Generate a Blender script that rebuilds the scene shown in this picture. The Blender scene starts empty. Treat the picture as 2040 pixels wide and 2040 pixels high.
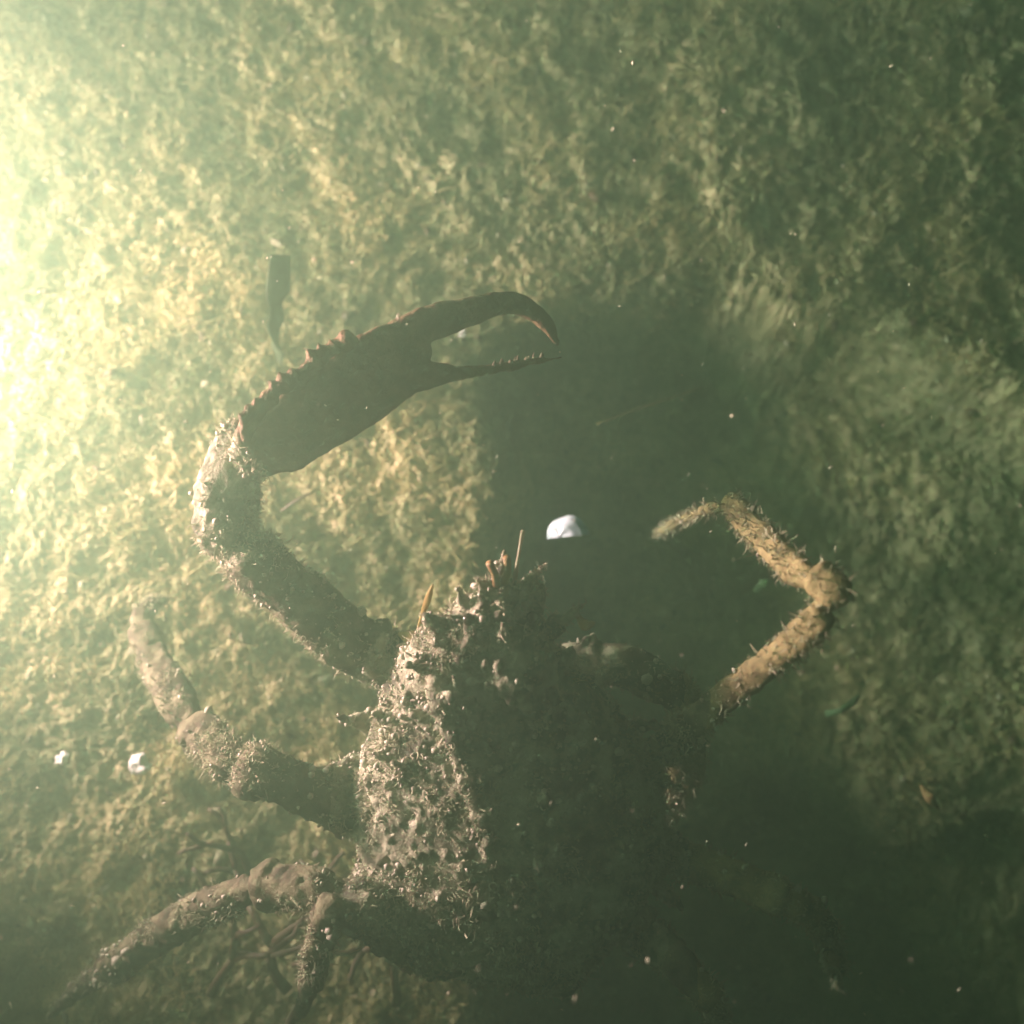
import bpy, bmesh, math, random
import numpy as np
from mathutils import Vector, Matrix

random.seed(11)
rng = np.random.default_rng(11)
scene = bpy.context.scene
COL = scene.collection
R = math.radians

# ------------------------------------------------------------------ camera
TILT = R(10)
DIST = 0.80
HALF = 0.531                      # tan of half the field of view
vd = np.array([0, math.sin(TILT), -math.cos(TILT)])
CAM = -vd * DIST
cam = bpy.data.cameras.new('camera')
cam.sensor_width = 36
cam.lens = 18 / HALF
cam.clip_start = 0.01
cam.clip_end = 50
cam.dof.use_dof = True
cam.dof.focus_distance = 0.57
cam.dof.aperture_fstop = 4.5
co = bpy.data.objects.new('camera', cam)
COL.objects.link(co)
co.location = CAM
co.rotation_euler = (TILT, 0, 0)
scene.camera = co
UPV = np.array([0, math.cos(TILT), math.sin(TILT)])


def P(px, py, z=0.0):
    """place on the ray of a photo pixel (2040 px frame) at height z above the bed"""
    d = vd + HALF * ((px - 1020) / 1020 * np.array([1.0, 0, 0]) + (1020 - py) / 1020 * UPV)
    t = (z - CAM[2]) / d[2]
    return CAM + d * t


def S(p):
    """metres per photo pixel at a point"""
    return float(np.dot(np.asarray(p) - CAM, vd)) * HALF / 1020


# ------------------------------------------------------------------ world and light
w = bpy.data.worlds.new('World')
scene.world = w
w.use_nodes = True
wn = w.node_tree
sky = wn.nodes.new('ShaderNodeTexSky')
sky.sky_type = 'NISHITA'
sky.sun_disc = False
sky.sun_elevation = R(25)
sky.sun_rotation = R(-90)
tint = wn.nodes.new('ShaderNodeVectorMath')          # daylight filtered green by the water above
tint.operation = 'MULTIPLY'
tint.inputs[1].default_value = (0.45, 1.0, 0.35)
wn.links.new(sky.outputs[0], tint.inputs[0])
wn.links.new(tint.outputs[0], wn.nodes['Background'].inputs[0])
wn.nodes['Background'].inputs[1].default_value = 0.02

LAMP = P(-1900, 500, 0.275)
ld = bpy.data.lights.new('dive_torch_light', 'SPOT')
ld.energy = 1010
ld.color = (1.0, 0.335, 0.355)
ld.shadow_soft_size = 0.06
ld.spot_size = R(102)
ld.spot_blend = 1.0
lo = bpy.data.objects.new('dive_torch_light', ld)
COL.objects.link(lo)
lo.location = LAMP
aim = Vector(P(600, 520, 0.12)) - Vector(LAMP)
lo.rotation_euler = aim.to_track_quat('-Z', 'Y').to_euler()

scene.view_settings.view_transform = 'Standard'
scene.view_settings.look = 'None'
scene.view_settings.exposure = 0.0
scene.view_settings.gamma = 1.0
scene.cycles.use_denoising = True
scene.cycles.volume_bounces = 1
scene.cycles.max_bounces = 6
scene.cycles.volume_step_rate = 1.0

# ------------------------------------------------------------------ helpers
_perm = np.random.default_rng(5).permutation(4096)


def _h(ix, iy, iz):
    return _perm[(ix + _perm[(iy + _perm[iz & 4095]) & 4095]) & 4095] / 4095.0


_rot = np.array(Matrix.Rotation(0.9, 3, Vector((1, 2, 3)).normalized()) @ Matrix.Rotation(0.5, 3, 'X'))


def noise3(p, freq):
    q = np.asarray(p, dtype=np.float64) @ _rot * freq + 1000.0
    i = np.floor(q).astype(np.int64)
    f = q - i
    f = f * f * (3 - 2 * f)
    r = 0
    for dx in (0, 1):
        wx = f[:, 0] if dx else 1 - f[:, 0]
        for dy in (0, 1):
            wy = f[:, 1] if dy else 1 - f[:, 1]
            for dz in (0, 1):
                wz = f[:, 2] if dz else 1 - f[:, 2]
                r = r + wx * wy * wz * _h(i[:, 0] + dx, i[:, 1] + dy, i[:, 2] + dz)
    return r - 0.5


def fbm(p, freq, octv=4, gain=0.5):
    a, s = 1.0, 0
    for k in range(octv):
        s = s + a * noise3((np.asarray(p) if k % 2 == 0 else np.asarray(p) @ _rot) + 13.7 * k, freq)
        freq *= 2.03
        a *= gain
    return s


def tag(o, label=None, cat=None, group=None, kind=None):
    if label: o['label'] = label
    if cat: o['category'] = cat
    if group: o['group'] = group
    if kind: o['kind'] = kind
    return o


def mesh_obj(name, verts, faces, mat, parent=None, smooth=True):
    me = bpy.data.meshes.new(name)
    verts = np.asarray(verts, dtype=np.float32)
    if isinstance(faces, np.ndarray):
        n, k = faces.shape
        me.vertices.add(len(verts)); me.vertices.foreach_set('co', verts.ravel())
        me.loops.add(n * k); me.loops.foreach_set('vertex_index', faces.astype(np.int32).ravel())
        me.polygons.add(n)
        me.polygons.foreach_set('loop_start', np.arange(0, n * k, k, dtype=np.int32))
        me.update(calc_edges=True)
    else:
        me.from_pydata(verts.tolist(), [], faces)
    me.materials.append(mat)
    if smooth:
        me.polygons.foreach_set('use_smooth', np.ones(len(me.polygons), dtype=bool))
    me.update()
    o = bpy.data.objects.new(name, me)
    COL.objects.link(o)
    if parent: o.parent = parent
    return o


def empty(name, loc):
    o = bpy.data.objects.new(name, None)
    COL.objects.link(o)
    o.location = loc
    o.empty_display_size = 0.02
    return o


def under(o, root):
    o.parent = root
    o.matrix_parent_inverse = Matrix.Translation(-root.location)
    return o


def material(name, stops, scale=40, rough=0.7, bump=0.4, bump_scale=400, detail=6, spec=0.3, dist=0.002, scale2=None, trans=0.0):
    tints = scale2
    m = bpy.data.materials.new(name)
    m.use_nodes = True
    nt = m.node_tree
    b = nt.nodes['Principled BSDF']
    tc = nt.nodes.new('ShaderNodeTexCoord')
    n = nt.nodes.new('ShaderNodeTexNoise')
    n.inputs['Scale'].default_value = scale
    n.inputs['Detail'].default_value = detail
    n.inputs['Roughness'].default_value = 0.65
    nt.links.new(tc.outputs['Object'], n.inputs['Vector'])
    r = nt.nodes.new('ShaderNodeValToRGB')
    el = r.color_ramp.elements
    while len(el) < len(stops): el.new(0.5)
    for e, (pos, c) in zip(el, stops):
        e.position = pos
        e.color = (*c, 1)
    nt.links.new(n.outputs[0], r.inputs[0])
    if tints:                                   # broad patches of another hue
        n3 = nt.nodes.new('ShaderNodeTexNoise')
        n3.inputs['Scale'].default_value = tints[0]
        n3.inputs['Detail'].default_value = 4
        nt.links.new(tc.outputs['Object'], n3.inputs['Vector'])
        r3 = nt.nodes.new('ShaderNodeValToRGB')
        r3.color_ramp.elements[0].position = .40; r3.color_ramp.elements[0].color = (*tints[1], 1)
        r3.color_ramp.elements[1].position = .62; r3.color_ramp.elements[1].color = (*tints[2], 1)
        nt.links.new(n3.outputs[0], r3.inputs[0])
        mu = nt.nodes.new('ShaderNodeMix'); mu.data_type = 'RGBA'; mu.blend_type = 'MULTIPLY'
        mu.inputs[0].default_value = 1
        nt.links.new(r.outputs[0], mu.inputs[6]); nt.links.new(r3.outputs[0], mu.inputs[7])
        r = type('o', (), {'outputs': [mu.outputs[2]]})
    nt.links.new(r.outputs[0], b.inputs['Base Color'])
    b.inputs['Roughness'].default_value = rough
    b.inputs['Specular IOR Level'].default_value = spec
    n2 = nt.nodes.new('ShaderNodeTexNoise')
    n2.inputs['Scale'].default_value = bump_scale
    n2.inputs['Detail'].default_value = 4
    nt.links.new(tc.outputs['Object'], n2.inputs['Vector'])
    bp = nt.nodes.new('ShaderNodeBump')
    bp.inputs['Strength'].default_value = bump
    bp.inputs['Distance'].default_value = dist
    nt.links.new(n2.outputs[0], bp.inputs['Height'])
    nt.links.new(bp.outputs[0], b.inputs['Normal'])
    if trans:
        tr = nt.nodes.new('ShaderNodeBsdfTranslucent')
        nt.links.new(r.outputs[0], tr.inputs[0])
        mx = nt.nodes.new('ShaderNodeMixShader')
        mx.inputs[0].default_value = trans
        nt.links.new(b.outputs[0], mx.inputs[1])
        nt.links.new(tr.outputs[0], mx.inputs[2])
        nt.links.new(mx.outputs[0], nt.nodes['Material Output'].inputs['Surface'])
    return m


M = {}
M['bed'] = material('seabed_silt', [(0.30, (0.09, 0.092, 0.055)), (0.45, (0.17, 0.16, 0.095)), (0.56, (0.27, 0.245, 0.155)), (0.70, (0.38, 0.34, 0.235))], scale=60, bump=0.8, bump_scale=520, rough=0.95, spec=0.03, dist=0.0025, detail=12, scale2=(8, (0.58, 0.66, 0.58), (1.38, 1.36, 1.22)))
M['turf'] = material('algae_filament', [(0.3, (0.17, 0.155, 0.075)), (0.5, (0.28, 0.25, 0.13)), (0.7, (0.38, 0.33, 0.20))], scale=30, bump=0.0, rough=0.9, spec=0.1, trans=0.35, scale2=(9, (0.58, 0.68, 0.58), (1.48, 1.46, 1.32)))
M['shell'] = material('encrusted_shell', [(0.36, (0.04, 0.035, 0.028)), (0.46, (0.11, 0.11, 0.075)), (0.54, (0.25, 0.25, 0.175)), (0.68, (0.37, 0.38, 0.29))], scale=60, bump=0.6, bump_scale=700, rough=0.8, spec=0.15, dist=0.0015, detail=9)
M['claw'] = material('smooth_claw', [(0.3, (0.06, 0.036, 0.02)), (0.55, (0.15, 0.09, 0.05)), (0.75, (0.28, 0.19, 0.11))], scale=45, bump=0.7, bump_scale=420, rough=0.7, spec=0.2, dist=0.002, detail=9)
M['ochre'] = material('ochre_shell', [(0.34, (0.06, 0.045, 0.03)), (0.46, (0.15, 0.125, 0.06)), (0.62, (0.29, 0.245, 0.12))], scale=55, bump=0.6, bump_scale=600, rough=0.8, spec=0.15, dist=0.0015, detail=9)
M['limb'] = material('limb_shell', [(0.34, (0.025, 0.02, 0.015)), (0.47, (0.07, 0.055, 0.038)), (0.57, (0.13, 0.12, 0.075)), (0.72, (0.22, 0.21, 0.14))], scale=60, bump=0.6, bump_scale=700, rough=0.8, spec=0.15, dist=0.0015, detail=9)
M['tub'] = material('pale_tubercle', [(0.3, (0.24, 0.23, 0.17)), (0.6, (0.38, 0.38, 0.30)), (0.8, (0.54, 0.55, 0.45))], scale=60, bump=0.1, rough=0.5)
M['fuzz'] = material('shell_fuzz', [(0.3, (0.18, 0.175, 0.105)), (0.5, (0.30, 0.30, 0.20)), (0.7, (0.43, 0.44, 0.32))], scale=50, bump=0.0, rough=0.85, trans=0.3)
M['orange'] = material('orange_horn', [(0.3, (0.16, 0.10, 0.04)), (0.7, (0.27, 0.18, 0.08))], scale=60, bump=0.2, rough=0.6)
M['white'] = material('white_shell', [(0.3, (0.62, 0.64, 0.58)), (0.6, (0.85, 0.88, 0.84))], scale=60, bump=0.2, rough=0.35)
M['pearl'] = material('pearly_shell', [(0.38, (0.28, 0.42, 0.44)), (0.55, (0.62, 0.80, 0.85))], scale=90, bump=0.05, rough=0.25, trans=0.3)
M['brownweed'] = material('brown_seaweed', [(0.3, (0.025, 0.014, 0.008)), (0.7, (0.07, 0.035, 0.018))], scale=40, bump=0.3, rough=0.6)
M['darkweed'] = material('dark_green_seaweed', [(0.3, (0.02, 0.03, 0.018)), (0.7, (0.04, 0.05, 0.03))], scale=20, bump=0.2, rough=0.95, spec=0.02)
M['yellow'] = material('yellow_seaweed', [(0.3, (0.30, 0.23, 0.07)), (0.7, (0.46, 0.36, 0.14))], scale=30, bump=0.2, rough=0.6, trans=0.4)
M['green'] = material('green_seaweed', [(0.3, (0.03, 0.08, 0.03)), (0.7, (0.05, 0.13, 0.05))], scale=30, bump=0.2, rough=0.6, trans=0.3)
M['eye'] = material('dark_eye', [(0.3, (0.01, 0.008, 0.006)), (0.7, (0.03, 0.02, 0.015))], scale=30, bump=0.0, rough=0.2)
M['fleck'] = material('water_fleck', [(0.3, (0.5, 0.5, 0.36)), (0.7, (0.8, 0.8, 0.62))], scale=90, bump=0.0, rough=0.6)

# ------------------------------------------------------------------ seabed
def sstep(a, b, x):
    t = np.clip((np.asarray(x) - a) / (b - a), 0, 1)
    return t * t * (3 - 2 * t)


def shade_hollow(x, y):
    """0..1: dip added to the bed so the area right of the claw lies in shade"""
    u = x - (-0.030 + 0.012 * np.sin(y * 38))
    top = 0.205 - 1.3 * (x - 0.17) ** 2 + 0.005 * np.sin(x * 45) + 0.005 * np.sin(x * 17 + 1)
    left = sstep(0.0, 0.06, u)
    low = sstep(-0.20, -0.30, y + 0.012 * np.sin(x * 40))          # dip kept deep along the bottom so that it stays dark
    right = np.maximum(1 - sstep(0.25, 0.85, u), low)
    return left * right * sstep(-0.008, 0.055, top - y) * (1 + 0.5 * low)


def bed_h(x, y):
    x = np.asarray(x, float); y = np.asarray(y, float)
    p = np.stack([x, y, np.zeros_like(x)], 1)
    wv = np.stack([noise3(p, 14), noise3(p + 7, 14), np.zeros_like(x)], 1) * 0.03
    big = fbm(p, 3.2, 2) * 0.018
    cl = fbm(p + wv, 28, 4, 0.55)
    cl = np.abs(cl)
    lump = (0.35 - np.minimum(cl, 0.35)) * 0.012 + fbm(p, 38, 3, .6) * 0.010
    fine = fbm(p + wv, 170, 3, 0.85) * 0.0040
    return big + lump + fine - 0.012 - 0.115 * shade_hollow(x, y)  # last term: added dip that holds the shade right of the claw


def grid(name, xs, ys, mat):
    X, Y = np.meshgrid(xs, ys)
    x, y = X.ravel(), Y.ravel()
    z = bed_h(x, y)
    nx, ny = len(xs), len(ys)
    i = np.arange(nx * ny).reshape(ny, nx)
    f = np.stack([i[:-1, :-1], i[:-1, 1:], i[1:, 1:], i[1:, :-1]], -1).reshape(-1, 4)
    return mesh_obj(name, np.stack([x, y, z], 1), f, mat)


def stretched(a, b, n, far, m):
    mid = np.linspace(a, b, n)
    st = (mid[1] - mid[0]) * np.cumsum(1.12 ** np.arange(1, m + 1))
    st = st / st[-1] * far
    return np.concatenate([(a - st)[::-1], mid, b + st])


xs = stretched(-0.60, 0.62, 1000, 2.6, 55)
ys = stretched(-0.52, 0.72, 1000, 2.6, 55)
bed = grid('seabed', xs, ys, M['bed'])
tag(bed, 'silty seabed with lumpy olive algae growth', 'seabed', kind='structure')

# ------------------------------------------------------------------ ribbons / tufts
def ribbons(base, direc, length, width, segs=4, curl=0.4, seed=1, drop=0.0):
    """many little tapering curved strands -> verts, faces (three-sided cross strips)"""
    g = np.random.default_rng(seed)
    n = len(base)
    d = direc / np.maximum(np.linalg.norm(direc, axis=1, keepdims=True), 1e-9)
    side = np.cross(d, g.normal(size=(n, 3)))
    side /= np.linalg.norm(side, axis=1, keepdims=True)
    V = []
    p = base.copy()
    st = (length / segs)[:, None]
    for k in range(segs + 1):
        t = k / segs
        wd = (width * (1 - 0.75 * t) * 0.5)[:, None]
        V.append(p - side * wd)
        V.append(p + side * wd)
        d = d + g.normal(size=(n, 3)) * curl * np.array([1, 1, 0.7]) - np.array([0, 0, drop])
        d /= np.linalg.norm(d, axis=1, keepdims=True)
        p = p + d * st
    V = np.stack(V, 1)                               # n, 2(segs+1), 3
    K = 2 * (segs + 1)
    f = []
    for k in range(segs):
        a = 2 * k
        f.append([a, a + 1, a + 3, a + 2])
    f = np.array(f)
    F = (np.arange(n)[:, None, None] * K + f[None]).reshape(-1, 4)
    return V.reshape(-1, 3), F


# turf: clumps of filaments gathered in patches
NC = 15000
cx = rng.uniform(-0.58, 0.60, NC * 3); cy = rng.uniform(-0.50, 0.70, NC * 3)
dens = fbm(np.stack([cx, cy, np.zeros_like(cx)], 1), 11, 3)
keep = dens > rng.uniform(-0.50, 0.25, len(cx))
cx, cy = cx[keep][:NC], cy[keep][:NC]
per = 20
n = len(cx)
big = rng.random(n) < .07
crad = rng.uniform(0.003, 0.012, n) * np.where(big, 1.3, 1)
bx = np.repeat(cx, per) + rng.normal(size=n * per) * np.repeat(crad, per)
by = np.repeat(cy, per) + rng.normal(size=n * per) * np.repeat(crad, per)
bz = bed_h(bx, by)
lean = np.repeat(rng.normal(size=(n, 3)) * np.array([0.7, 0.7, 0]), per, 0) + np.array([0.15, 0.1, 0.55])
direc = lean + rng.normal(size=(n * per, 3)) * 0.6
direc[:, 2] = np.abs(direc[:, 2])
lens = rng.uniform(0.3, 1, n * per) * np.repeat(rng.uniform(0.005, 0.015, n) * np.where(big, 2.1, 1), per)
V, F = ribbons(np.stack([bx, by, bz - 0.0005], 1), direc, lens, rng.uniform(0.0008, 0.0020, n * per), 4, 0.5, 3)
NS = 200000                                   # short nap between the clumps
sx = rng.uniform(-0.60, 0.62, NS * 2); sy = rng.uniform(-0.52, 0.72, NS * 2)
kp = fbm(np.stack([sx, sy, np.zeros_like(sx)], 1), 34, 3) > rng.uniform(-0.9, 0.2, len(sx))
sx, sy = sx[kp][:NS], sy[kp][:NS]
ns = len(sx)
sd = rng.normal(size=(ns, 3)) * 0.9 + np.array([0, 0, 0.5]); sd[:, 2] = np.abs(sd[:, 2])
V2, F2 = ribbons(np.stack([sx, sy, bed_h(sx, sy) - 0.0004], 1), sd, rng.gamma(4, 0.0011, ns) + 0.001, rng.uniform(0.0007, 0.0016, ns), 2, 0.6, 31)
F = np.concatenate([F, F2 + len(V)]); V = np.concatenate([V, V2])
turf = mesh_obj('algae_turf', V, F, M['turf'])
tag(turf, 'fuzzy olive filament algae covering the silty seabed', 'algae', kind='stuff')

# ------------------------------------------------------------------ the crab
class Builder:
    def __init__(s):
        s.v, s.f = [], []

    def sweep(s, stations, seg=20, power=2.3):
        """stations: (centre, half width, half thickness, flat-normal); closed ends"""
        cs = [np.array(a[0], float) for a in stations]
        n0 = len(s.v)
        N = len(cs)
        rings = []
        for i in range(N):
            t = cs[min(i + 1, N - 1)] - cs[max(i - 1, 0)]
            t /= np.linalg.norm(t)
            nn = np.array(stations[i][3], float)
            nn = nn - t * np.dot(nn, t); nn /= np.linalg.norm(nn)
            b = np.cross(t, nn)
            ring = []
            for k in range(seg):
                a = 2 * math.pi * k / seg
                ca, sa = math.cos(a), math.sin(a)
                e = 2 / power
                x = math.copysign(abs(ca) ** e, ca) * stations[i][1]
                y = math.copysign(abs(sa) ** e, sa) * stations[i][2]
                ring.append(len(s.v))
                s.v.append(cs[i] + b * x + nn * y)
            rings.append(ring)
        for i in range(N - 1):
            for k in range(seg):
                a, b2 = rings[i], rings[i + 1]
                s.f.append((a[k], a[(k + 1) % seg], b2[(k + 1) % seg], b2[k]))
        s.f.append(tuple(rings[0][::-1])); s.f.append(tuple(rings[-1]))

    def cone(s, p, d, r, L, seg=8):
        d = np.array(d, float); d /= np.linalg.norm(d)
        a = np.cross(d, [0.3, 0.5, 0.8]); a /= np.linalg.norm(a); b = np.cross(d, a)
        st = [(np.array(p) - d * r, r * 1.05, r * 1.05, a), (np.array(p) + d * L * 0.25, r * 0.8, r * 0.8, a), (np.array(p) + d * L * 0.65, r * 0.45, r * 0.45, a), (np.array(p) + d * L, r * 0.12, r * 0.12, a)]
        s.sweep(st, seg, 2)


def lift(z):
    """the crab stands tall on its legs: heights given low are stretched, feet stay on the bed"""
    t = min(max(z / .07, 0), 1)
    return z * (1 + 0.50 * t * t * (3 - 2 * t))


def PC(px, py, z):
    return P(px, py, lift(z))


def interp(keys, n):
    """keys: list of (px,py,z,hw_px,thick_ratio). smooth Catmull-Rom to n stations per span"""
    k = np.array(keys, float)
    out = []
    for i in range(len(k) - 1):
        p0, p1, p2, p3 = k[max(i - 1, 0)], k[i], k[i + 1], k[min(i + 2, len(k) - 1)]
        for j in range(n):
            t = j / n
            c = 0.5 * ((2 * p1) + (-p0 + p2) * t + (2 * p0 - 5 * p1 + 4 * p2 - p3) * t * t + (-p0 + 3 * p1 - 3 * p2 + p3) * t ** 3)
            c[3] = max(c[3], 1.0)
            out.append(c)
    out.append(k[-1])
    return out


def straight(keys, n):
    k = np.array(keys, float)
    return [k[i] * (1 - j / n) + k[i + 1] * (j / n) for i in range(len(k) - 1) for j in range(n)] + [k[-1]]


def limb(B, keys, normal=(0, 0, 1), n=4, power=2.3, caps=True, rigid=False):
    st = []
    q = straight(keys, n) if rigid else interp(keys, n)
    nq = len(q)
    for i, c in enumerate(q):
        if caps and keys is not car:
            c[3] *= np.interp(i / (nq - 1), [0, .16, .78, .93, 1], [.56, 1, .93, 1.17, 1.05] if rigid else [.74, 1, .97, 1.12, 1.06])
        p = PC(c[0], c[1], c[2]); s_ = S(p)
        st.append((p, c[3] * s_, c[3] * s_ * c[4], normal))
    if caps:
        for end, dirn in ((0, 1), (-1, -1)):
            p, a, b, nn = st[end]
            t = st[end][0] - st[end + dirn][0]
            t = t / np.linalg.norm(t)
            kk = 0.45 if rigid else 1.0
            ex = [(p + t * a * 0.35 * kk, a * 0.88, b * 0.88, nn), (p + t * a * 0.6 * kk, a * 0.6, b * 0.6, nn), (p + t * a * 0.72 * kk, a * 0.25, b * 0.25, nn)]
            if end == 0: st = ex[::-1] + st
            else: st = st + ex
    B.sweep(st, 20, power)


B = Builder()
# carapace, front (rostrum) to back
car = [(1003, 1165, .170, 16, .8), (990, 1205, .168, 46, .7), (975, 1265, .160, 115, .52), (968, 1350, .143, 190, .55),
       (982, 1460, .125, 258, .58), (1005, 1590, .112, 305, .58), (1035, 1710, .105, 300, .56), (1065, 1820, .100, 245, .55), (1088, 1900, .095, 150, .5), (1098, 1940, .09, 70, .5)]
limb(B, car, (0.0, 0, 1), 4, 2.0)
def dome(px, py, dz=0.0):
    """a place on the top of the carapace under a photo pixel"""
    k = np.array(car)
    c = [np.interp(py, k[:, 1], k[:, m]) for m in (0, 2, 3, 4)]
    u = min(abs(px - c[0]) / c[2], 0.98)
    z = lift(c[1])
    z += c[2] * S(P(px, py, z)) * c[3] * math.sqrt(1 - u * u)
    return P(px, py, z + dz)


def ridge(pts):
    B.sweep([(dome(x, y, d), h * .0003, h * .0003 * .9, (0, 0, 1)) for x, y, h, d in pts], 14, 2)


ridge([(852, 1315, 8, -.004), (866, 1360, 17, .003), (886, 1420, 16, .006), (905, 1480, 15, .006), (928, 1550, 17, .007), (950, 1610, 15, .007), (972, 1680, 17, .007), (992, 1750, 15, .006), (1014, 1810, 15, .004), (1032, 1870, 8, -.003)])
ridge([(1040, 1230, 10, -.004), (1040, 1260, 28, .002), (1032, 1310, 32, .003), (1018, 1370, 28, .002), (1000, 1420, 10, -.004)])
for k in range(46):
    a = dome(random.uniform(870, 1130), random.uniform(1225, 1420), -.001)
    B.cone(a, (random.uniform(-.5, .4), random.uniform(-.2, .9), 1), random.uniform(.0028, .0050), random.uniform(.009, .019))
# rostral horns and orbital spines
for (x, y, dx, dy, L) in ((988, 1195, 12, -70, .034), (1025, 1195, 50, -60, .030), (930, 1235, -14, -60, .026), (885, 1262, -36, -36, .020), (1095, 1255, 52, -40, .026), (960, 1215, -8, -60, .022), (1060, 1230, 20, -60, .024)):
    a = dome(x, y, -.002)
    B.cone(a, P(x + dx, y + dy, a[2] + .012) - a, .0062, L)
# marginal spines
for (x, y, z, dx, dy) in [(770, 1360, .12, -50, -30), (725, 1440, .115, -60, -12), (700, 1530, .11, -60, 4), (700, 1630, .105, -60, 25), (735, 1730, .10, -60, 40), (800, 1810, .10, -50, 55), (880, 1865, .1, -35, 60),
                          (1200, 1350, .12, 50, -30), (1260, 1450, .115, 60, -10), (1300, 1560, .11, 60, 5), (1325, 1670, .105, 60, 25), (1310, 1770, .10, 55, 45), (1240, 1860, .10, 40, 60)]:
    a = PC(x, y, z)
    B.cone(a, PC(x + dx, y + dy, z + .012) - a, .007, .024)
random.seed(4)
for k in range(95):      # dorsal spines standing on the carapace
    t = random.random(); i = int(t * 8.99)
    c = np.array(car[i]) * (1 - (t * 9 - i)) + np.array(car[min(i + 1, 9)]) * (t * 9 - i)
    u = random.uniform(-.92, .75)
    a = dome(c[0] + u * c[3], c[1], -.001)
    B.cone(a, (u * 0.8, 0.3, 1), random.uniform(.003, .0055), random.uniform(.008, .016))
# left arm: basal joint, merus, carpus, palm, fingers
limb(B, [(850, 1375, .095, 50, .8), (790, 1325, .105, 50, .8)], (0.3, 0, 1))
limb(B, [(792, 1322, .106, 44, .8), (770, 1312, .112, 56, .75), (700, 1280, .122, 62, .7), (620, 1210, .132, 64, .7), (540, 1142, .138, 60, .7), (488, 1098, .140, 50, .8)], (0.75, 0.45, 1), 5, 2.8, rigid=True)
B.cone(PC(752, 1262, .125), PC(770, 1235, .125) - PC(752, 1262, .125), .010, .012)
limb(B, [(462, 1098, .140, 40, .9), (450, 1060, .143, 56, .85), (452, 990, .146, 62, .85), (468, 915, .148, 56, .85), (490, 872, .15, 42, .85)], (0.25, 0, 1), 4, 2.2)
PN = (0.62, -0.55, 0.75)
limb(B, [(506, 912, 0.157, 74, .4), (535, 890, 0.160, 80, .42), (590, 848, 0.162, 89, .42), (655, 803, 0.163, 94, .40), (730, 757, 0.163, 92, .38), (790, 716, 0.161, 84, .36), (815, 705, 0.160, 58, .36), (846, 703, .157, 22, .5)], PN, 4, 2.2)
limb(B, [(785, 672, 0.163, 44, .55), (870, 640, 0.161, 39, .55), (934, 622, 0.158, 30, .6), (993, 605, 0.154, 24, .65), (1041, 609, 0.150, 22, .7), (1085, 640, 0.144, 18, .7), (1105, 672, 0.139, 11, .7), (1112, 692, 0.135, 4, .7)], PN, 4, 2)
limb(B, [(790, 757, 0.157, 46, .5), (871, 746, 0.154, 25, .6), (944, 740, 0.150, 15, .7), (1007, 731, 0.145, 10, .8), (1060, 721, 0.140, 9, .8), (1100, 715, 0.136, 6, .8), (1122, 711, 0.133, 3, .8)], PN, 4, 2)
# blunt teeth along the outer edge of the palm
edge = [(477, 858), (484, 836), (495, 815), (508, 798), (524, 781), (541, 765), (560, 752), (580, 740), (600, 726), (618, 708), (636, 690), (655, 676), (680, 662)]
for i, (x, y) in enumerate(edge):
    a = PC(x + 9, y + 11, .183)
    B.cone(a, PC(x - 5, y - 8, .186) - a, .0036 + .0022 * ((i * 7) % 5) / 4, .0050 + .004 * ((i * 3) % 4) / 3)
# left walking legs
def leg(parts, nrm):
    for seg in parts: limb(B, seg, nrm, 5, 2.7, rigid=True)

leg([[(860, 1650, .085, 60, .8), (740, 1640, .095, 52, .8)],
     [(735, 1640, .10, 52, .8), (650, 1592, .115, 50, .75), (570, 1556, .122, 49, .75), (490, 1528, .125, 50, .75)],
     [(475, 1540, .118, 36, .85), (440, 1500, .110, 42, .85), (390, 1450, .095, 40, .85)],
     [(380, 1440, .078, 34, .85), (345, 1385, .065, 40, .8), (310, 1320, .052, 32, .8), (285, 1255, .042, 27, .85)],
     [(283, 1258, .042, 24, .85), (282, 1228, .036, 22, .85), (300, 1207, .030, 15, .85), (335, 1192, .012, 6, .9)]], (0.3, 0.3, 1))
leg([[(980, 1810, .08, 60, .8), (920, 1858, .09, 50, .8)],
     [(925, 1856, .095, 46, .8), (860, 1840, .11, 50, .8), (780, 1815, .122, 52, .8), (690, 1800, .13, 50, .8)],
     [(668, 1780, .128, 44, .85), (600, 1768, .125, 45, .85), (520, 1764, .118, 43, .85)],
     [(508, 1766, .11, 38, .85), (400, 1815, .09, 38, .8), (300, 1874, .07, 37, .8), (215, 1932, .05, 30, .8)],
     [(212, 1934, .048, 25, .85), (150, 1975, .030, 18, .85), (100, 2025, .008, 6, .9)]], (0.2, -0.5, 1))
leg([[(1010, 1880, .07, 50, .8), (930, 1920, .08, 44, .8)],
     [(930, 1920, .08, 42, .8), (800, 1880, .105, 44, .8), (680, 1800, .135, 36, .8)],
     [(668, 1790, .14, 30, .9), (648, 1830, .135, 30, .9)],
     [(648, 1830, .135, 27, .85), (632, 1900, .115, 30, .85), (618, 1960, .085, 24, .85)],
     [(618, 1960, .085, 20, .85), (600, 2010, .055, 15, .85), (560, 2060, .012, 5, .9)]], (0.5, 0, 1))
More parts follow.
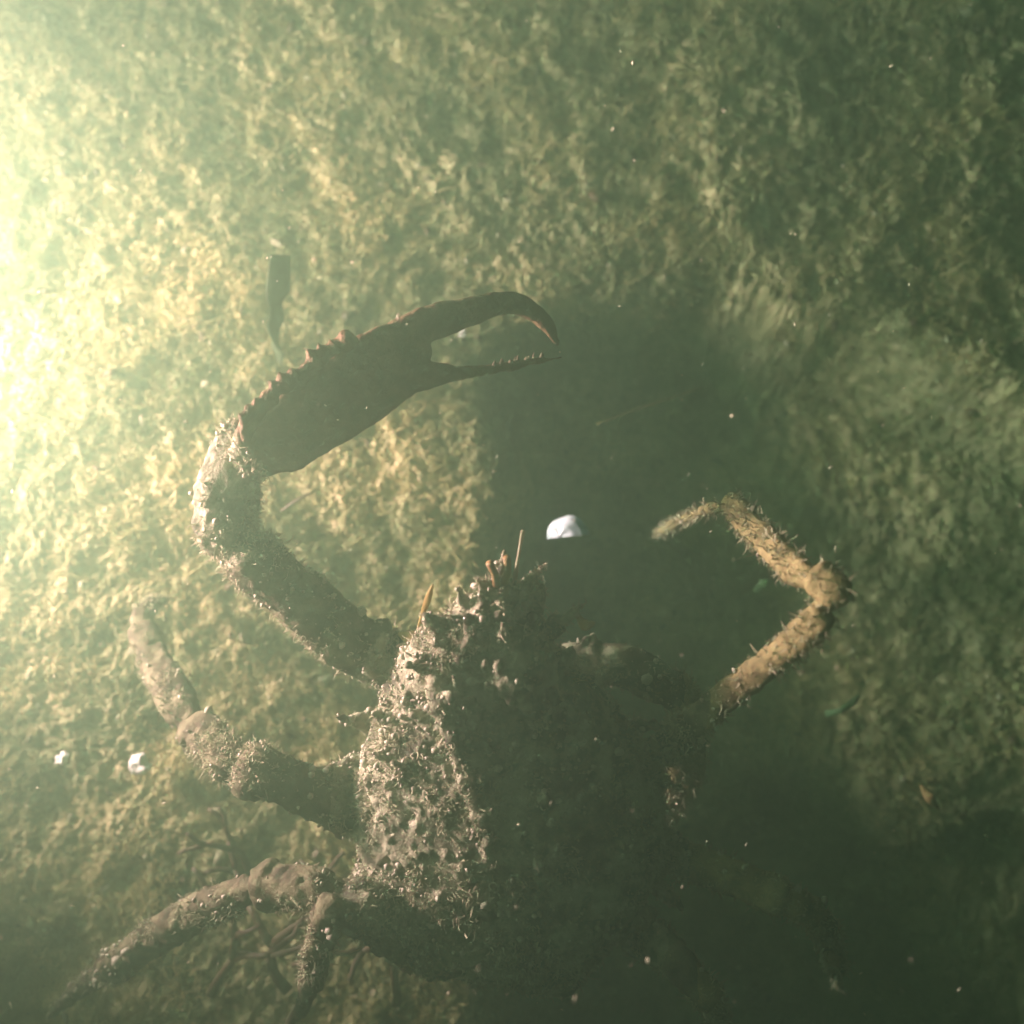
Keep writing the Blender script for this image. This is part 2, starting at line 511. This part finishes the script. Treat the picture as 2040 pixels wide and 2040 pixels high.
# right side: lit walking leg
leg([[(1180, 1560, .09, 55, .8), (1290, 1520, .10, 46, .8)],
     [(1290, 1520, .10, 42, .8), (1380, 1440, 0.148, 33, .8), (1460, 1378, 0.173, 29, .8), (1550, 1308, 0.198, 30, .8), (1640, 1225, 0.213, 28, .8)],
     [(1655, 1205, 0.213, 30, .9), (1662, 1172, 0.216, 38, .9), (1630, 1148, 0.212, 36, .9)],
     [(1615, 1160, 0.210, 33, .85), (1560, 1110, 0.193, 29, .8), (1500, 1055, 0.173, 28, .8), (1458, 1000, 0.153, 21, .85)],
     [(1452, 1006, 0.148, 12, .85), (1400, 1018, .11, 10, .85), (1340, 1045, .05, 11, .85), (1308, 1064, -.04, 6, .9)]], (-0.4, -0.2, 1))
# right claw arm, folded in the dark
leg([[(1120, 1330, .10, 46, .8), (1190, 1310, .105, 46, .8)],
     [(1190, 1310, .105, 42, .8), (1290, 1345, .115, 44, .8), (1360, 1385, .11, 36, .8)],
     [(1365, 1390, .105, 36, .8), (1385, 1440, .09, 36, .8)],
     [(1385, 1440, .085, 38, .7), (1360, 1540, .06, 44, .6), (1330, 1620, .04, 30, .6), (1300, 1700, .02, 8, .6)]], (0, 0, 1))
# right rear legs
leg([[(1230, 1680, .085, 50, .8), (1330, 1700, .095, 42, .8)],
     [(1330, 1700, .095, 40, .8), (1440, 1740, .12, 38, .8), (1560, 1790, .13, 36, .8)],
     [(1570, 1795, .13, 32, .9), (1620, 1820, .125, 32, .9)],
     [(1625, 1822, .12, 28, .85), (1650, 1870, .09, 28, .85), (1668, 1930, .05, 20, .85)],
     [(1668, 1932, .05, 14, .85), (1672, 1970, .02, 6, .9)]], (0, 0, 1))
leg([[(1200, 1790, .08, 46, .8), (1280, 1850, .09, 40, .8)],
     [(1280, 1850, .09, 36, .8), (1350, 1920, .12, 36, .8), (1420, 1990, .12, 30, .8)],
     [(1425, 1995, .115, 28, .85), (1440, 2080, .06, 22, .85), (1445, 2140, .01, 6, .85)]], (0, 0, 1))

me = bpy.data.meshes.new('raw_crab')
me.from_pydata([tuple(v) for v in B.v], [], B.f)
tmp = bpy.data.objects.new('raw_crab', me)
COL.objects.link(tmp)
rm = tmp.modifiers.new('remesh', 'REMESH')
rm.mode = 'VOXEL'; rm.voxel_size = 0.0016; rm.adaptivity = 0
sm = tmp.modifiers.new('smooth', 'SMOOTH'); sm.factor = 0.5; sm.iterations = 3
dg = bpy.context.evaluated_depsgraph_get()
crab_me = bpy.data.meshes.new_from_object(tmp.evaluated_get(dg))
bpy.data.objects.remove(tmp, do_unlink=True)
nv = len(crab_me.vertices)
vco = np.empty(nv * 3, np.float32); crab_me.vertices.foreach_get('co', vco); vco = vco.reshape(-1, 3).astype(float)
vno = np.empty(nv * 3, np.float32); crab_me.vertices.foreach_get('normal', vno); vno = vno.reshape(-1, 3).astype(float)


def in_claw(p):
    """palm and fingers: smooth shell"""
    a, b = PC(520, 905, .16), PC(830, 700, .16)
    ab = b - a
    t = (p - a) @ ab / (ab @ ab)
    d = np.linalg.norm(p - a - np.clip(t, 0, 2.2)[:, None] * ab, axis=1)
    c = PC(980, 660, .15)
    return ((t > -0.02) & (d < .045) & (p[:, 2] > lift(.115))) | (np.linalg.norm(p - c, axis=1) < .07)


cl = in_claw(vco)
prox = np.array([np.linalg.norm((vco[:, :2] - P(x, y, .22)[:2]), axis=1) / (h * .00031) for x, y, z, h, q in car]).min(0)
amp = np.where(cl, 0.3, np.where(prox > 1.15, 0.5, 1.0)) * np.where(cl, 1.0, np.where(vco[:, 0] > P(1400, 1200, .24)[0], .7, 1.0))
vco += vno * (fbm(vco, 60, 3, .6) * 0.0040 * amp)[:, None] + vno * (np.clip(noise3(vco, 210) - .08, 0, 1) * 0.008 * amp)[:, None] - vno * (np.clip(noise3(vco + 3, 130) - .2, 0, 1) * 0.016 * amp)[:, None]
crab_me.vertices.foreach_set('co', vco.astype(np.float32).ravel())
crab_me.materials.clear()
crab_me.materials.append(M['shell']); crab_me.materials.append(M['claw']); crab_me.materials.append(M['ochre']); crab_me.materials.append(M['limb'])
npoly = len(crab_me.polygons)
ctr = np.empty(npoly * 3, np.float32); crab_me.polygons.foreach_get('center', ctr); ctr = ctr.reshape(-1, 3).astype(float)
pno = np.empty(npoly * 3, np.float32); crab_me.polygons.foreach_get('normal', pno); pno = pno.reshape(-1, 3).astype(float)
pcl = in_claw(ctr)
def off_carapace(p):
    return np.array([np.linalg.norm((p[:, :2] - P(x, y, .22)[:2]), axis=1) / (h * .00031) for x, y, z, h, q in car]).min(0) > 1.12


lmb = off_carapace(ctr) & ~pcl & (np.linalg.norm(ctr - PC(452, 985, .146), axis=1) > .045)
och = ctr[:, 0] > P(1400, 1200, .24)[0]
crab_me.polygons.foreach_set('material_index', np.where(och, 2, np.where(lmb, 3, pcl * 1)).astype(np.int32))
crab_me.polygons.foreach_set('use_smooth', np.ones(npoly, bool))
crab_me.update()
root_loc = Vector((float(P(1010, 1560, 0)[0]), float(P(1010, 1560, 0)[1]), 0))
crab = empty('spider_crab', root_loc)
tag(crab, 'large encrusted spider crab with raised left claw standing on the silty seabed', 'crab')
body = bpy.data.objects.new('body', crab_me)
COL.objects.link(body); under(body, crab)

for k in range(11):                               # little white teeth on the lower finger
    x = 985 + k * 10 + 4 * math.sin(k * 2.3)
    a = PC(x, 724 - k * 1.7, .150 - k * .0012) + np.array([0, 0, .003])
    b = Builder(); b.cone(a - np.array([0, 0, .003]), (0.15 + .1 * math.sin(k * 2.1), 1, 0.5), .0009 + .0004 * (k % 3 == 0), .0020 + .0011 * math.sin(k * 1.7), 6)
    under(mesh_obj('tooth', b.v, b.f, M['limb']), crab)

# tubercles
ok = np.where(~pcl)[0]
wgt = np.clip(0.5 + fbm(ctr[ok], 22, 3) * 2.2, 0.03, 1) * np.where(och[ok], .3, 1) * np.where(lmb[ok], .3, 1)
wgt /= wgt.sum()
sel = rng.choice(ok, 4200, replace=False, p=wgt)
bmi = bmesh.new(); bmesh.ops.create_icosphere(bmi, subdivisions=1, radius=1)
iv = np.array([v.co[:] for v in bmi.verts]); ifc = np.array([[v.index for v in f.verts] for f in bmi.faces]); bmi.free()


def blobs(c, r, nrm, stretch):
    n = len(c)
    nrm = nrm / np.linalg.norm(nrm, axis=1, keepdims=True)
    base = iv[None] * r[:, None, None] * (1 + rng.normal(size=(n, len(iv), 1)) * .12)
    along = (base * nrm[:, None, :]).sum(-1, keepdims=True)
    v = base + nrm[:, None, :] * along * (stretch[:, None, None] - 1) + c[:, None, :]
    F = (np.arange(n)[:, None, None] * len(iv) + ifc[None]).reshape(-1, 3)
    return v.reshape(-1, 3), F


r = rng.gamma(2.2, 0.00034, len(sel)) + 0.0002
V, F = blobs(ctr[sel] + pno[sel] * 0.0006, r, pno[sel] + rng.normal(size=(len(sel), 3)) * .3, rng.uniform(.8, 1.8, len(sel)))
o = under(mesh_obj('shell_tubercle', V, F, M['tub']), crab); o['kind'] = 'stuff'
# fuzz (hooked bristles and filament growth)
wgt = np.clip(0.25 + fbm(ctr[ok], 30, 3) * 2.5, 0.0, 1) * np.where(lmb[ok], .95, 1)
wgt = np.where(och[ok], .22 + .5 * wgt, wgt); wgt /= wgt.sum()
sel = rng.choice(ok, 30000, replace=True, p=wgt)
base = ctr[sel] + rng.normal(size=(len(sel), 3)) * .0007
V, F = ribbons(base, pno[sel] + rng.normal(size=(len(sel), 3)) * .5, rng.gamma(3, .0009, len(sel)) + .0012, rng.uniform(.0008, .0018, len(sel)), 4, .45, 8)
o = under(mesh_obj('shell_fuzz', V, F, M['fuzz']), crab); o['kind'] = 'stuff'


def tube_mesh(name, pts, rad, mat, parent=None, flat=1.0, normal=(0, 0, 1), label=None, power=2.0, seg=10):
    b = Builder()
    b.sweep([(p, r_, r_ * flat, normal) for p, r_ in zip(pts, rad)], seg, power)
    o = mesh_obj(name, b.v, b.f, mat)
    if parent: under(o, parent)
    return o


def curve_pts(keys, n=5):
    q = interp([(a[0], a[1], a[2], 1, 1) for a in keys], n)
    return [P(c[0], c[1], c[2]) for c in q]


def along(vals, m):
    return np.interp(np.linspace(0, 1, m), np.linspace(0, 1, len(vals)), vals)


# horn tips, antennae, eyes
for q in ([(990, 1165), (986, 1145), (975, 1124)], [(1006, 1160), (1012, 1140), (1010, 1115)]):
    p = [dome(x, max(y, 1170), .012 + .008 * k) + (P(x, y, .25) - P(x, max(y, 1170), .25)) * 1.0 for k, (x, y) in enumerate(q)]
    tube_mesh('antenna_base', p, [.0024, .0019, .0022], M['orange'], crab)
p = [P(1026, 1150, .265), P(1031, 1120, .275), P(1036, 1090, .283), P(1042, 1058, .29)]
tube_mesh('antenna', p, [.0016, .0010, .0008, .0013], M['fuzz'], crab)
for (x, y) in ((935, 1262), (1060, 1258)):
    a = dome(x, y, 0)
    st = tube_mesh('eyestalk', [a, a + np.array([0, .003, .005]), a + np.array([0, .006, .009])], [.004, .0032, .003], M['shell'], crab)
    b = Builder(); c = a + np.array([0, .007, .011])
    b.sweep([(c + np.array([0, 0, k]) * .0035, .0035 * math.sqrt(max(1 - k * k, .02)), .0035 * math.sqrt(max(1 - k * k, .02)), (0, 1, 0)) for k in np.linspace(-1, 1, 9)], 12, 2)
    e = mesh_obj('eye', b.v, b.f, M['eye']); e.parent = st

# ------------------------------------------------------------------ loose things
def blade(name, keys, halfw, mat, label, cat, thick=.0008, normal=(0, 0, 1), group=None, n=6):
    p = curve_pts(keys, n)
    hw = along([h * S(p[0]) for h in halfw], len(p))
    nn = np.array(normal, float)
    b = Builder()
    b.sweep([(q, h, max(thick, h * .08), nn + np.array([0.12 * math.sin(i * .9), .1 * math.cos(i * .7), 0])) for i, (q, h) in enumerate(zip(p, hw))], 12, 2)
    o = mesh_obj(name, b.v, b.f, mat)
    org = Vector(p[0]); o.data.transform(Matrix.Translation(-org)); o.location = org
    return tag(o, label, cat, group or {'seaweed_scrap': 'loose seaweed scraps', 'seaweed': 'upright seaweed blades'}.get(name))


blade('seaweed', [(558, 508, .10), (553, 580, .085), (549, 640, .06), (553, 690, .03), (556, 720, .0)], [22, 24, 23, 20, 14], M['darkweed'], 'upright dark ribbon of seaweed standing behind the raised claw', 'seaweed', thick=.0015, normal=(.5, .3, 1))
blade('seaweed', [(822, 1300, .20), (835, 1245, .225), (852, 1195, .245), (862, 1165, .25)], [3, 3, 7, 2], M['yellow'], 'thin yellow seaweed blade growing up from the shoulder of the crab', 'seaweed')
blade('seaweed_scrap', [(795, 1262, .20), (825, 1275, .21), (850, 1300, .21)], [3, 20, 4], M['yellow'], 'pale yellow seaweed scrap lying between claw arm and carapace', 'seaweed')
blade('seaweed_scrap', [(1505, 1178, .01), (1520, 1163, .02), (1532, 1156, .02)], [5, 9, 4], M['green'], 'small bright green leaf scrap inside the bend of the right leg', 'seaweed')
blade('seaweed_scrap', [(1645, 1423, .02), (1675, 1415, .03), (1700, 1398, .03), (1712, 1385, .03)], [8, 5, 7, 3], M['green'], 'curled green seaweed strip below the right leg', 'seaweed')
blade('seaweed_scrap', [(1150, 1222, .25), (1165, 1245, .26), (1185, 1240, .26)], [3, 12, 3], M['orange'], 'orange seaweed flake beside the rostrum of the crab', 'seaweed')
blade('seaweed_scrap', [(1835, 1565, .01), (1852, 1590, .02), (1870, 1612, .015)], [4, 10, 3], M['orange'], 'orange brown leaf on the dim bed at the right', 'seaweed')
blade('seaweed_scrap', [(1655, 1895, .145), (1662, 1912, .15), (1668, 1925, .145)], [5, 14, 4], M['orange'], 'ochre leaf flake stuck on the dark rear leg', 'seaweed')
blade('seaweed_scrap', [(1330, 128, .015), (1360, 130, .02), (1385, 142, .015)], [2, 6, 3], M['turf'], 'pale curled strip on the bed near the top', 'seaweed')
blade('twig', [(560, 1018, .015), (590, 998, .02), (625, 978, .02)], [3, 4, 2], M['brownweed'], 'short dark twig on the bed under the raised palm', 'twig')
blade('filament', [(1190, 845, .06), (1280, 812, .06), (1400, 772, .06)], [1.2, 1.6, 1.0], M['turf'], 'long hair thin filament drifting right of the claw tip', 'filament')


def sprig(loc, size, seed, label, mat, lean=(0, 1), forks=4):
    """bushy forked seaweed: one mesh of flattened branches"""
    g = random.Random(seed)
    b = Builder()
    base = P(*loc)

    def grow(p, d, L, r, k):
        pts = [p]; dd = np.array(d, float)
        for i in range(4):
            dd = dd + np.array([g.gauss(0, .22), g.gauss(0, .22), g.gauss(0, .1)])
            dd /= np.linalg.norm(dd)
            pts.append(pts[-1] + dd * L / 4)
        b.sweep([(q, r * (1 - .09 * i), r * .35, (0.2, .1, 1)) for i, q in enumerate(pts)], 8, 2)
        if k > 0:
            for s_ in (-1, 1):
                a = g.uniform(.35, .8) * s_
                nd = np.array([dd[0] * math.cos(a) - dd[1] * math.sin(a), dd[0] * math.sin(a) + dd[1] * math.cos(a), dd[2] * .6 + .05])
                grow(pts[-1] - dd * r * .3, nd, L * g.uniform(.65, .95), r * .82, k - 1)
    grow(np.zeros(3), (lean[0], lean[1], .45), size, size * .10, forks - 1)
    o = mesh_obj('seaweed_sprig', b.v, b.f, mat)
    o.location = base
    return tag(o, label, 'seaweed', 'brown forked seaweeds')


sprig((575, 1975, .022), .042, 3, 'brown forked seaweed spreading left under the second leg', M['brownweed'], (-.8, .7), 4)
sprig((420, 1985, .02), .038, 8, 'small brown forked seaweed nearest the bottom left corner', M['brownweed'], (.5, .8), 3)
sprig((500, 1745, .02), .030, 15, 'thin brown seaweed sprig standing behind the knee of the second leg', M['brownweed'], (-.3, 1), 3)
sprig((790, 2005, .02), .038, 21, 'reddish brown seaweed at the bottom edge below the crab', M['brownweed'], (-.1, 1), 3)


def shell_bit(name, loc, r_px, mat, label, cat, seed, rot=(0, 0, 0), squash=.5, cut=True):
    """half-dome shell piece with real thickness and growth bands"""
    g = np.random.default_rng(seed)
    c = P(*loc); r_ = r_px * S(c)
    nu, nvv = 28, 10
    vs, fs = [], []
    for lay, rr in ((0, 1.0), (1, .86)):
        for j in range(nvv + 1):
            th = (math.pi / 2) * j / nvv
            for i in range(nu):
                ph = math.pi * i / (nu - 1) if cut else 2 * math.pi * i / nu
                k = rr * (1 + .03 * math.sin(th * 14) + .03 * math.sin(ph * 5 + seed))
                vs.append((math.cos(ph) * math.sin(th) * k, math.sin(ph) * math.sin(th) * k * .85, math.cos(th) * k * squash))
    L = nu * (nvv + 1)
    m_ = nu - 1 if cut else nu
    for lay in (0, 1):
        for j in range(nvv):
            for i in range(m_):
                a = lay * L + j * nu + i; b_ = lay * L + j * nu + (i + 1) % nu
                f = (a, a + nu, b_ + nu, b_)
                fs.append(f if lay == 0 else f[::-1])
    for i in range(m_):
        a = nvv * nu + i; b_ = nvv * nu + (i + 1) % nu
        fs.append((a, a + L, b_ + L, b_))
    if cut:
        for col in (0, nu - 1):
            for j in range(nvv):
                a = j * nu + col
                fs.append((a, a + nu, a + nu + L, a + L))
    v = np.array(vs) * r_
    if not cut: v = v * (1 + 1.1 * noise3(np.array(vs) + seed, 1.7) + .5 * noise3(np.array(vs) + seed, 4.3))[:, None]
    o = mesh_obj(name, v, fs, mat)
    o.location = c; o.rotation_euler = rot
    return tag(o, label, cat, 'white shell pieces')


shell_bit('shell', (1133, 1070, .33), 50, M['pearl'], 'bright white half round shell piece drifting above the dark green shadow', 'shell', 2, (R(8), R(-38), 0), .6)
shell_bit('shell', (280, 1520, .012), 22, M['white'], 'chalky white broken shell left of the first leg knee', 'shell', 5, (.4, -.3, .4), .6, False)
shell_bit('shell', (124, 1513, .012), 13, M['white'], 'tiny white shell chip nearest the left edge', 'shell', 6, (.2, .3, 1.2), .6, False)
shell_bit('shell', (922, 664, .0), 9, M['white'], 'small white pebble like shell seen between the claw fingers', 'shell', 7, (0, .3, 1.2), .8, False)

# grit and flakes lying on the bed
ND = 2600
dx_ = rng.uniform(-0.58, 0.60, ND); dy_ = rng.uniform(-0.50, 0.70, ND)
dp = np.stack([dx_, dy_, bed_h(dx_, dy_) + 0.001], 1)
V1, F1 = blobs(dp, rng.gamma(2, .00055, ND) + .0003, rng.normal(size=(ND, 3)) * np.array([1, 1, .3]), rng.uniform(.4, 2.6, ND))
half = rng.random(ND) < .5
Fk = F1.reshape(ND, -1, 3)
for nm, mk, mt, lb in (('pale_grit', half, 'fuzz', 'pale shell grit sprinkled over the seabed algae'), ('dark_grit', ~half, 'brownweed', 'dark plant crumbs sprinkled over the seabed algae')):
    sub = Fk[mk].reshape(-1, 3); u, inv = np.unique(sub, return_inverse=True)
    tag(mesh_obj(nm, V1[u], inv.reshape(-1, 3), M[mt]), lb, 'grit', kind='stuff')

# flecks drifting in the water
NF = 480
fx = rng.uniform(-150, 2190, NF); fy = rng.uniform(-150, 2190, NF); fz = rng.uniform(.02, .40, NF)
pos = np.array([P(a, b, c) for a, b, c in zip(fx, fy, fz)])
V1, F1 = blobs(pos, rng.gamma(2, .00010, NF) + .00010, rng.normal(size=(NF, 3)) + np.array([.8, .8, 0]), rng.uniform(1, 4.5, NF))
o = mesh_obj('water_flecks', V1, F1, M['fleck'])
tag(o, 'tiny pale flecks suspended in the murky water', 'flecks', kind='stuff')

# ------------------------------------------------------------------ the water itself
bm = bmesh.new()
bmesh.ops.create_cube(bm, size=1)
me = bpy.data.meshes.new('haze'); 
bmesh.ops.scale(bm, vec=(8, 8, 2.0), verts=bm.verts)
bmesh.ops.translate(bm, vec=(0, 0.1, -0.1), verts=bm.verts)
bm.to_mesh(me); bm.free()
hz = bpy.data.objects.new('haze', me); COL.objects.link(hz)
hm = bpy.data.materials.new('murky_water'); hm.use_nodes = True
hn = hm.node_tree
hn.nodes.remove(hn.nodes['Principled BSDF'])
pv = hn.nodes.new('ShaderNodeVolumePrincipled')
pv.inputs['Color'].default_value = (0.31, 0.555, 0.40, 1)
pv.inputs['Absorption Color'].default_value = (0.0, 0.45, 0.2, 1)
pv.inputs['Density'].default_value = 1.42
pv.inputs['Anisotropy'].default_value = 0.8
hn.links.new(pv.outputs[0], hn.nodes['Material Output'].inputs['Volume'])
me.materials.append(hm)
tag(hz, 'green murky water filling the whole view', 'water', kind='stuff')
